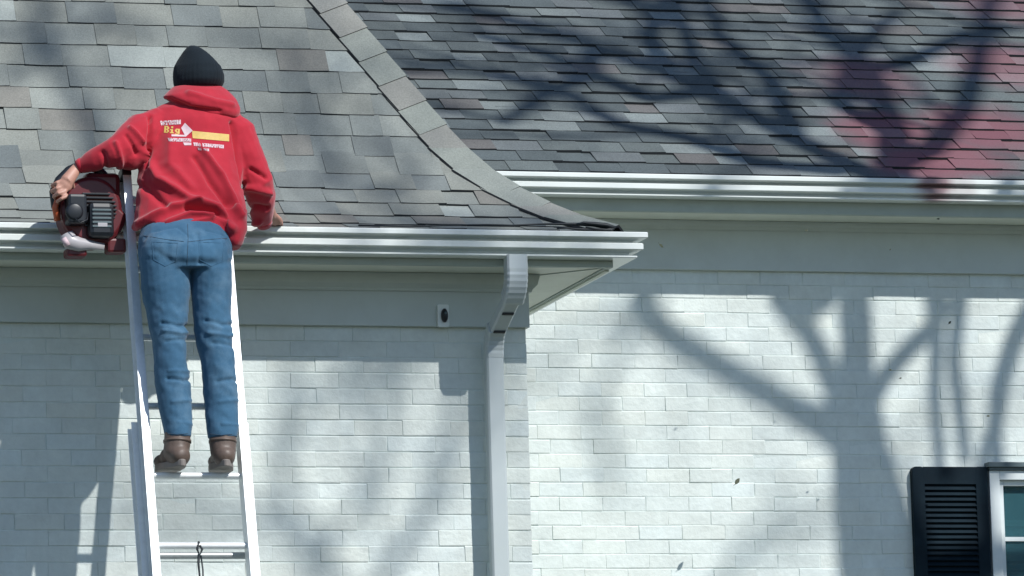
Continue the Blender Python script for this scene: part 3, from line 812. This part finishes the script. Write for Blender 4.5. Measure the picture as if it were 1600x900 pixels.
blobby(hh, 'hood', M_hood, hoodie, .0065, 4, lambda co, n_: 1.8*rh(co)+.005*noise.noise(co*11))
# cuffs
for pts_, r_ in (((Wd(130, 257, -.672), Wd(121, 261.5, -.662)), .031), ((Wd(410, 339, -.475), Wd(413.5, 351, -.435)), .036)):
    mb = MB(); mb.tube([pts_[0], pts_[0].lerp(pts_[1], .5), pts_[1]], [r_, r_*1.02, r_*.93], 20); mb.build('cuff', M_hood, hoodie, True)

# print on the back
bpy.context.view_layer.update()
dg = bpy.context.evaluated_depsgraph_get()
bv = bvhtree.BVHTree.FromObject(hoodie, dg)
def patch(mb, quad, nx, ny, gaps=None):
    (a, b, c, d) = [V(q) for q in quad]
    def at(u, v): return (a.lerp(b, u)).lerp(d.lerp(c, u), v)
    for i in range(nx):
        if gaps and gaps(i): continue
        for j in range(ny):
            vs = []
            for (u, v) in ((i, j), (i+1, j), (i+1, j+1), (i, j+1)):
                p = at(u/nx, v/ny); dr = ray(p.x, p.y); h = bv.ray_cast(CAM, dr)
                if h[0] is None: break
                vs.append(h[0]-dr*.0016+h[1]*.0005)
            if len(vs) == 4: mb.add(vs, [(0, 1, 2, 3)])
W_, Y_, YB = MB(), MB(), MB()
gp = random.Random(3)
def glyph_line(mb, quad, n, dens=.66, rows=5):
    a, b, c, d = [V(q) for q in quad]
    def at(u, v): return (a.lerp(b, u)).lerp(d.lerp(c, u), v)
    for g_ in range(n):
        if gp.random() < .10 and 0 < g_ < n-1: continue
        for i in range(3):
            for j in range(rows):
                if gp.random() < (dens if i != 1 else dens-.12):
                    u0, u1 = (g_+i*.29)/n, (g_+(i+1)*.29)/n; v0, v1 = j/rows, (j+1)/rows
                    patch(mb, [at(u0, v0), at(u1, v0), at(u1, v1), at(u0, v1)], 1, 1)
glyph_line(W_, [(250, 189), (283, 187), (283, 194), (252, 196)], 9, .84)
patch(W_, [(283, 200), (289, 192), (301, 204), (290, 214)], 6, 6)
patch(W_, [(268, 210), (290, 211), (290, 213.6), (268, 213)], 12, 1)
glyph_line(W_, [(262, 215.5), (299, 216.5), (299, 221.5), (264, 221)], 13, .84)
patch(W_, [(286, 222.5), (299, 223), (299, 227), (288, 227)], 8, 2)
glyph_line(W_, [(302, 222.5), (350, 226.5), (350, 232), (303, 228)], 17, .84)
glyph_line(W_, [(309, 230.5), (327, 232.5), (327, 236.5), (310, 234.5)], 6, .84)
patch(YB, [(300, 204.5), (358, 210), (358, 221), (301, 216)], 30, 5)
BIG = ["1111000110000000", "1101100110000000", "1101100000001111", "1111001110011011", "1101100110011011", "1101100110001111", "1111001111000011", "0000000000011110"]
for ri, row_ in enumerate(BIG):
    for ci, ch in enumerate(row_):
        if ch == '1':
            x_ = 257+ci*1.52-ri*.12; y_ = 196.5+ri*1.55+ci*.12
            patch(Y_, [(x_, y_), (x_+1.56, y_+.12), (x_+1.5, y_+1.7), (x_-.1, y_+1.6)], 1, 1)
wp = W_.build('white_print', M_wht, hoodie); wp['kind'] = 'stuff'; Y_.build('yellow_print', M_yel, hoodie); YB.build('yellow_banner_print', M_yel, hoodie)

# jeans
jn = MB()
jn.loft([ring(232, 346, 345, -.745, .110), ring(221, 357, 356, -.755, .128), ring(216, 361, 372, -.765, .142), ring(215, 363, 392, -.775, .148), ring(217, 363, 408, -.78, .140), ring(219, 362, 424, -.785, .118)])
jn.ball(Wd(253, 396, -.815), .088, .088, .095, seg=18); jn.ball(Wd(327, 398, -.815), .086, .088, .095, seg=18)
LL = [(216, 296, 405, -.785, .108), (219, 295, 425, -.79, .106), (221, 296, 450, -.795, .102), (227, 294, 480, -.80, .094), (233, 292, 510, -.81, .086), (238, 291, 540, -.82, .080), (241, 292, 570, -.83, .078), (243, 297, 600, -.84, .078), (247, 299, 630, -.85, .072), (252, 300, 655, -.86, .065), (256, 299, 677, -.868, .060), (257, 299, 684, -.87, .058)]
RR_ = [(290, 363, 405, -.785, .106), (297, 362, 425, -.79, .104), (300, 362, 450, -.795, .098), (301, 361, 480, -.80, .090), (302, 362, 510, -.81, .084), (308, 364, 540, -.82, .078), (315, 367, 570, -.83, .074), (318, 370, 600, -.84, .074), (319, 371, 630, -.85, .070), (321, 372, 655, -.86, .064), (325, 372, 677, -.868, .060), (326, 371, 685, -.87, .058)]
for S_ in (LL, RR_): jn.loft([ring(a, b, y, Y, r_) for a, b, y, Y, r_ in S_])
rj = ridge_fn([([(222, 402), (255, 424), (292, 425)], -.004, .012), ([(297, 425), (330, 424), (360, 416)], -.005, .012), ([(292, 378), (293, 425)], -.008, .009),
               ([(236, 516), (262, 522), (288, 517)], -.009, .007), ([(238, 528), (265, 532), (289, 526)], .008, .007), ([(242, 545), (288, 540)], -.006, .006), ([(243, 603), (270, 607), (294, 600)], -.009, .007), ([(246, 592), (290, 590)], .006, .007),
               ([(304, 512), (330, 520), (360, 515)], -.007, .007), ([(308, 532), (340, 536), (362, 528)], .007, .007), ([(314, 548), (362, 552)], -.006, .006), ([(320, 608), (345, 604), (368, 610)], -.007, .007), ([(323, 640), (366, 634)], .005, .007),
               ([(250, 640), (296, 634)], .005, .007), ([(258, 672), (298, 674)], .004, .004), ([(326, 674), (368, 676)], .004, .004),
               ([(306, 372), (336, 378), (356, 400)], -.004, .004), ([(228, 372), (262, 366), (280, 386)], -.004, .004)])
def jdisp(co, n_):
    k = exp(-((co.z-3.60)/.10)**2)+.8*exp(-((co.z-3.38)/.09)**2)+.5*exp(-((co.z-3.20)/.06)**2)
    return rj(co)+.0065*k*noise.noise(V((co.x*16, co.y*12, co.z*27+co.x*18)))+.004*noise.noise(co*9)+.0014*noise.noise(co*45)
jeans = blobby(jn, 'jeans', M_jean, man, .0062, 3, jdisp)
for cx in (258, 330):
    pk = MB()
    bj = bvhtree.BVHTree.FromObject(jeans, bpy.context.evaluated_depsgraph_get())
    q = [V(p) for p in ((cx-20, 378), (cx+20, 380), (cx+17, 408), (cx, 416), (cx-18, 406))]
    pts = []
    for i in range(5):
        for k in range(5):
            p = q[i].lerp(q[(i+1) % 5], k/5); dr = ray(p.x, p.y); h = bj.ray_cast(CAM, dr)
            if h[0]: pts.append(h[0]-dr*.0005)
    pk.tube(pts+pts[:1], .0016, 5); pk.build('pocket_seam', M_jean, jeans)
def seam(px_pts, name='seam', r_=.0015):
    q = [V(p) for p in px_pts]; pts = []
    for i in range(len(q)-1):
        for k in range(6):
            p = q[i].lerp(q[i+1], k/6); dr = ray(p.x, p.y); h = bj.ray_cast(CAM, dr)
            if h[0]: pts.append(h[0]-dr*.0004)
    mb = MB(); mb.tube(pts, r_, 5); mb.build(name, M_seam, jeans)
M_seam = fabric('dark denim stitching', (.035, .075, .12), .85, 400, .6)
seam([(293, 350), (294, 372), (293, 396), (292, 422)], 'seat_seam'); seam([(224, 368), (258, 374), (293, 378)], 'yoke_seam'); seam([(293, 378), (328, 374), (360, 372)], 'yoke_seam')
seam([(262, 677), (278, 679), (296, 677)], 'leg_hem'); seam([(328, 678), (346, 680), (366, 678)], 'leg_hem')
# boots
zr = ZR+.0135
for cx, cyb, tx in ((277, 0, -.020), (348, 0, .016)):
    b = thing('boot', '', ''); del b['label']; del b['category']; b.name = 'boot'; b.parent = man
    ank = Wd(cx, 690, -.87)
    td = V((tx, .17, 0)).normalized(); sd2 = V((td.y, -td.x, 0))
    heel = V((ank.x, -1.030, zr+.030))
    mb = MB()
    mb.tube([Wd(cx, 674, -.868), Wd(cx, 690, -.872), Wd(cx+(1 if cx > 300 else -2), 708, -.878), V((heel.x, -1.005, zr+.05))], [.054, .055, .053, .050], 16)
    mb.ball(heel+V((0, .012, .018)), .047, .055, .045, axes=(sd2, td, V((0, 0, 1))))
    mb.ball(heel+td*.09+V((0, 0, .026)), .046, .09, .044, axes=(sd2, td, V((0, 0, 1))))
    mb.ball(heel+td*.165+V((0, 0, .014)), .050, .075, .034, axes=(sd2, td, V((0, 0, 1))))
    up_ = blobby(mb, 'boot_upper', M_boot, b, .006, 3, lambda co, n_: .0025*noise.noise(co*22))
    mb = MB(); outl = []
    for k in range(28):
        a = 2*pi*k/28; u = -cos(a); w = sin(a)
        hw = .047 if u < 0 else .054
        ln = .145*u
        outl.append(heel+td*(.100+ln)+sd2*(w*hw*(1-.15*abs(u-.5))))
    zb, zt2 = zr+.001, zr+.030
    mb.loft([[V((p.x, p.y, zb)) for p in outl], [V((p.x, p.y, zt2)) for p in outl]])
    mb.build('sole', M_sole, b, bevel=.004)
    hm = MB(); hm.tube([Wd(cx, 688, -.872), Wd(cx, 692, -.873)], .0575, 20); hm.build('collar', M_boot, b, True)

# ------------------------------------------------------------------ leaf blower
M_redp = simple('dark red plastic', (.12, .014, .018), .38, .15, 10, .1, 40, .002)
M_org = simple('orange plastic', (.62, .13, .05), .45, .1, 10)
M_tank = simple('cloudy white tank plastic', (.45, .43, .44), .35, .1, 8)
bl = thing('leaf_blower', 'dark red and black petrol leaf blower held up against the gutter in the left hand', 'leaf blower')
BY = -.64
def B(x, y, Y=BY): return onY(x, y, Y)
mb = MB()       # spiral fan housing, seen from behind
c = B(142, 330)
outer = []
for k in range(48):
    a = 2*pi*k/48; r_ = .125+.022*(k/48); outer.append((cos(a)*r_, sin(a)*r_*1.08))
mb.loft([[c+V((x*.86, -.050, z*.86)) for x, z in outer], [c+V((x*.97, -.040, z*.97)) for x, z in outer], [c+V((x, -.015, z)) for x, z in outer], [c+V((x, .075, z)) for x, z in outer], [c+V((x*.9, .10, z*.9)) for x, z in outer]])
mb.build('fan_housing', M_redp, bl, False, bevel=.004)
mb = MB(); 
for k in range(9):
    z = -.07+k*.0165; w = sqrt(max(.0, .085**2-z*z))
    mb.box((c.x-w-.01+.02, c.y-.070, c.z+z-.004), (c.x+w-.01+.02, c.y-.052, c.z+z+.003))
mb.build('intake_grille', M_blackp, bl, bevel=.001)
mb = MB(); e0 = B(134, 352, -0.660); e1 = B(188, 270, -0.660)
mb.box((e0.x, -0.670, e0.z), (e1.x, -0.580, e1.z)); mb.build('top_cowl', M_redp, bl, bevel=.022)
mb = MB(); e0 = B(103, 352, -0.705); e1 = B(132, 306, -0.705)
mb.box((e0.x, -0.760, e0.z), (e1.x, -0.660, e1.z)); mb.build('engine_cover', M_blackp, bl, bevel=.012)
mb = MB(); e0 = B(137, 372, -0.710); e1 = B(176, 318, -0.710)
mb.box((e0.x, -0.745, e0.z), (e1.x, -0.680, e1.z)); mb.build('air_filter_cover', M_blackp, bl, bevel=.020)
for k in range(5):
    mb = MB(); mb.box((e0.x+.014, -.7485, e0.z+.040+k*.017), (e1.x-.014, -.744, e0.z+.048+k*.017)); mb.build('cooling_fin', M_cap, bl, bevel=.001)
mb = MB(); sc_ = B(117, 330, -.765); mb.loft([[sc_+V((cos(a)*r_, y_, sin(a)*r_)) for a in [2*pi*k/24 for k in range(24)]] for r_, y_ in ((.026, 0), (.036, .004), (.038, .018))]); mb.build('starter_disc', M_blackp, bl, True)
mb = MB(); mb.tube([sc_+V((0, -.002, -.03)), sc_+V((.02, -.012, -.05)), sc_+V((.05, -.005, -.035)), sc_+V((.06, .03, 0))], .003, 6); mb.build('starter_cable', M_blackp, bl, True)
mb = MB(); e0 = B(153, 354, -0.750); e1 = B(168, 348, -0.750)
mb.box((e0.x, -0.749, e0.z), (e1.x, -0.746, e1.z)); mb.build('badge', M_tank, bl, bevel=.002)
mb = MB(); mb.tube([B(98, 342), B(87, 322), B(84, 300), B(92, 281), B(107, 266), B(126, 258), B(150, 262), B(163, 276), B(166, 300)], [.020, .020, .019, .017, .017, .020, .022, .022, .026], 14); mb.build('handle', M_blackp, bl, True)
mb = MB(); mb.tube([B(90, 345, -0.670), B(86, 325, -0.680), B(92, 306, -0.680), B(100, 300, -0.670)], [.014, .013, .012, .010], 12); mb.build('trigger_guard', M_org, bl, True)
mb = MB(); mb.tube([B(104, 366, -0.700), B(110, 378, -0.705), B(124, 382, -0.705), B(142, 383, -0.700), B(162, 386, -0.695)], [.030, .036, .030, .019, .016], 14, flat=(V((0, 1, 0)), .8))
fl = mb.build('fuel_tank', M_tank, bl, True)
mb = MB(); mb.tube([B(99, 372, -0.730), B(106, 384, -0.730)], [.012, .012], 14); mb.build('fuel_cap', M_wht, bl, True)
mb = MB(); a = B(103, 402, -0.670); b_ = B(134, 388, -0.670); mb.box((a.x, -0.700, a.z), (b_.x, -0.610, b_.z)); mb.build('foot', M_redp, bl, bevel=.010)
mb = MB(); a = B(166, 396, -0.650); b_ = B(195, 374, -0.650); mb.box((a.x, -0.680, a.z), (b_.x, -0.600, b_.z)); mb.build('foot', M_redp, bl, bevel=.010)
mb = MB(); mb.tube([c+V((-.02, .06, .0)), c+V((-.02, .13, .02)), c+V((-.01, .20, .05)), c+V((0, .26, .08))], [.045, .042, .036, .034], 18); mb.build('nozzle_tube', M_blackp, bl, True)

# ------------------------------------------------------------------ leaves blown off the roof
LV = [(1152, 752, 1.75, .042, 50, 'largest dark leaf blown through the air in front of the main wall'),
      (1033, 384, 1.1, .028, -40, 'thin dark leaf in the air beside the gutter corner'),
      (1260, 360, 1.3, .018, 10, 'small leaf in the air just below the main roof soffit'),
      (1391, 578, 1.6, .016, 0, 'tiny leaf in the air left of the two over the trunk shadow edge'),
      (1407, 591, 1.6, .016, 20, 'tiny leaf in the air right of the trunk shadow, lower of a pair'),
      (1484, 504, 1.5, .022, 45, 'small leaf in the air at upper right above the window'),
      (1391, 390, 1.4, .012, 30, 'speck of leaf in the air before the main frieze board'),
      (1544, 650, 1.7, .020, 5, 'small leaf in the air just above the window head'),
      (1466, 342, 1.66, .018, 5, 'small leaf clinging under the main gutter')]
for x, y, Y, sz, ang, lab in LV:
    c = onY(x, y, Y); a = radians(ang); ax = V((cos(a), .25, sin(a))).normalized(); bx = V((-sin(a), .3, cos(a))).normalized(); nz = ax.cross(bx)
    mb = MB(); top = []; n_ = 7
    pts = [(-.5, 0), (-.3, .17), (-.02, .24), (.28, .14), (.5, 0), (.28, -.15), (-.02, -.25), (-.3, -.16)]
    rim = [c+ax*(u*sz)+bx*(v*sz)+nz*(.10*sz*abs(v)*4*.5) for u, v in pts]
    mb.loft([rim, [p+nz*.0006 for p in rim]])
    mb.tube([c-ax*sz*.5, c-ax*sz*.72+bx*sz*.08], sz*.03, 5)
    tag(mb.build('leaf', M_leaf), lab, 'leaf', 'leaves blown off the roof')

# ------------------------------------------------------------------ trees in front of the house, outside the picture, whose shade falls on it
def recv(kind, x, y):
    if kind == 'm': return onY(x, y, P)
    if kind == 'w': return onY(x, y, 0)
    if kind == 'r': return on_plane(x, y, MR_N, MR_C)
    if kind == 'v':      # wing roof steep part
        n_ = V((0, -1.75, 1)); return on_plane(x, y, n_, n_.dot(V((0, .36, 4.79))))
def up_sun(p, Y): return p+SUN*((Y-p.y)/SUN.y)
def limb(mb, kind, path, Y, seg=10, dj=.0):
    ex = {'m': 7, 'r': 16}.get(kind, 6) if Y > -6 else 0
    pts = []; rad = []
    for i, (x, y, w) in enumerate(path):
        pts.append(up_sun(recv(kind, x, y), Y+dj*i)); rad.append(max(4, w+ex)*(.62 if kind == 'w' else 1)/2/338)
    mb.tube(pts, rad, seg); return pts
def branch(mb, p, d, l, r, rr, depth, spread=.6):
    pts = [p]; rad = [r]; q = p.copy(); dd = d.copy(); n_ = 5
    for i in range(n_):
        dd = (dd+V((rr.uniform(-1, 1), rr.uniform(-1, 1), rr.uniform(-.8, 1)))*.16).normalized()
        q = q+dd*(l/n_); pts.append(q.copy()); rad.append(r*(1-.75*(i+1)/n_)+.0015)
        if depth > 0 and i > 0:
            for s_ in range(rr.choice((1, 1, 2))):
                d2 = (dd+V((rr.uniform(-1, 1), rr.uniform(-1, 1), rr.uniform(-.5, 1)))*spread).normalized()
                branch(mb, q, d2, l*rr.uniform(.45, .7), rad[-1]*.62, rr, depth-1, spread)
    mb.tube(pts, rad, 5 if r < .02 else 7)
T1 = -3.4
tree = thing('tree', 'bare tree standing outside the frame whose trunk shades the main wall', 'tree')
tk = MB()
pts = limb(tk, 'm', [(1372, 900, 112), (1358, 820, 100), (1346, 740, 84), (1338, 660, 72), (1336, 600, 56), (1338, 545, 46), (1337, 500, 46), (1333, 460, 46)], T1, 14)
b0 = pts[0]
tk.tube([V((b0.x-.25, T1-.1, gz(T1)-.2)), V((b0.x-.15, T1, 2.5)), V((b0.x-.05, T1, 6)), b0], [.40, .27, .22, 124/2/338], 14)
tk.build('trunk', M_bark, tree, True)
LM = [('m', [(1325, 690, 40), (1285, 662, 34), (1235, 636, 28), (1180, 604, 27), (1120, 570, 26), (1060, 535, 26), (1015, 498, 28), (1000, 460, 30)]),
      ('m', [(1330, 655, 34), (1305, 610, 28), (1285, 565, 26), (1262, 520, 24), (1232, 488, 22), (1212, 458, 24)]),
      ('m', [(1350, 640, 34), (1385, 585, 26), (1420, 545, 24), (1462, 508, 22), (1480, 470, 22)]),
      ('m', [(1410, 900, 80), (1392, 820, 60), (1378, 760, 50), (1358, 690, 40)]),
      ('m', [(1462, 455, 34), (1464, 520, 22), (1460, 600, 18), (1466, 700, 14), (1470, 760, 10)]),
      ('m', [(1500, 460, 24), (1490, 560, 18), (1500, 650, 16), (1510, 720, 12)]),
      ('m', [(1620, 470, 38), (1585, 530, 30), (1562, 600, 26), (1553, 680, 22), (1560, 760, 18)]),
      ('m', [(1385, 960, 50), (1450, 905, 44), (1540, 888, 44), (1640, 860, 30)]), ('m', [(1545, 895, 18), (1534, 820, 14), (1530, 745, 10), (1536, 690, 6)]),
      ('r', [(1385, 290, 44), (1330, 268, 42), (1240, 225, 36), (1130, 165, 34), (1040, 122, 30), (930, 80, 26), (820, 42, 22), (700, 10, 16)]),
      ('r', [(1395, 290, 44), (1392, 215, 42), (1350, 115, 36), (1285, 52, 30), (1245, -20, 26), (1200, -120, 18)]),
      ('r', [(1385, 262, 40), (1450, 240, 34), (1500, 180, 32), (1522, 110, 30), (1540, 20, 26), (1580, -60, 20)]),
      ('r', [(1300, 272, 30), (1180, 262, 28), (1070, 222, 26), (960, 200, 24), (880, 150, 20), (760, 120, 14)]),
      ('r', [(1040, 122, 30), (1010, 60, 28), (1040, 0, 22), (1030, -60, 14)]), ('r', [(930, 80, 26), (900, 130, 24), (850, 150, 18), (780, 200, 10)]),
      ('r', [(1100, 150, 26), (1010, 160, 28), (940, 130, 26), (850, 90, 22), (740, 60, 14)]),
      ('r', [(1350, 115, 26), (1420, 100, 26), (1500, 60, 20), (1580, 50, 12)]), ('r', [(1390, 215, 30), (1310, 170, 28), (1330, 90, 20), (1400, 20, 14)]),
      
      ('r', [(1130, 165, 26), (1080, 100, 22), (1060, 30, 18), (1020, -40, 14)]),
      ('r', [(1240, 225, 26), (1200, 130, 22), (1120, 60, 18), (1090, -30, 14)])]
rr = random.Random(11)
crown1 = MB()
for kind, path in LM:
    mb = MB(); pts = limb(mb, kind, path, T1, 8, rr.uniform(-.05, .05) if kind == 'm' else -.75); mb.build('limb', M_bark, tree, True)
    for i in range(1, len(pts)-1):
        if kind == 'r':
            for k in range(2):
                d = (pts[i+1]-pts[i]).normalized(); d = (d+V((rr.uniform(-1, 1), rr.uniform(-.6, .6), rr.uniform(-.8, 1)))*.9).normalized()
                branch(crown1, pts[i].lerp(pts[i+1], rr.random()), d, rr.uniform(.5, 1.0), .022, rr, 2)
crown1.build('twigs', M_bark, tree)['kind'] = 'stuff'

tree2 = thing('tree', 'taller bare tree standing further out whose twigs dapple the wing wall', 'tree')
T2 = -11.5
tk = MB(); cen = up_sun(recv('w', 560, 1000), T2)
tk.tube([V((cen.x+.8, T2, gz(T2)-.2)), V((cen.x+.7, T2, 4)), V((cen.x+.4, T2, 9)), cen], [.34, .28, .22, .10], 12); tk.build('trunk', M_bark, tree2, True)
LM2 = [('w', [(560, 1000, 60), (600, 900, 34), (640, 830, 26), (672, 790, 20), (700, 740, 12)]), ('w', [(560, 1000, 50), (500, 870, 30), (560, 790, 22), (600, 700, 16), (600, 600, 14)]),
       ('w', [(500, 900, 34), (440, 760, 26), (440, 640, 24), (462, 560, 22), (480, 500, 20)]), ('w', [(590, 860, 20), (575, 720, 18), (560, 640, 18), (590, 560, 16)]),
       ('w', [(820, 900, 18), (808, 760, 18), (812, 680, 14)]),
       ('m', [(1100, 960, 26), (1160, 860, 18), (1230, 780, 12)]), ('m', [(960, 760, 24), (930, 640, 20), (960, 560, 18), (1010, 470, 20)]),
       ('m', [(870, 540, 16), (960, 500, 18), (1000, 480, 18)]),
       ('v', [(110, 330, 30), (150, 240, 34), (110, 150, 30), (60, 60, 26), (40, -40, 24)]), ('v', [(500, 320, 26), (515, 260, 24), (480, 180, 16), (560, 100, 12)]), ('v', [(560, 340, 24), (640, 300, 18), (600, 230, 12)]),
       ('v', [(250, 60, 14), (160, 40, 20), (60, 90, 26), (0, 130, 26)])]
tw2 = MB()
for kind, path in LM2:
    mb = MB(); pts = limb(mb, kind, path, T2, 7, 0); mb.build('limb', M_bark, tree2, True)
    for i in range(len(pts)-1):
        for k in range(1):
            d = (pts[i+1]-pts[i]).normalized(); d = (d+V((rr.uniform(-1, 1), rr.uniform(-.6, .6), rr.uniform(-.8, 1)))*.9).normalized()
            branch(tw2, pts[i].lerp(pts[i+1], rr.random()), d, rr.uniform(.5, 1.1), .016, rr, 2, .8)
tw2.build('twigs', M_bark, tree2)['kind'] = 'stuff'
W_ = None
print('faces', sum(len(o.data.polygons) for o in bpy.data.objects if o.type == 'MESH'))
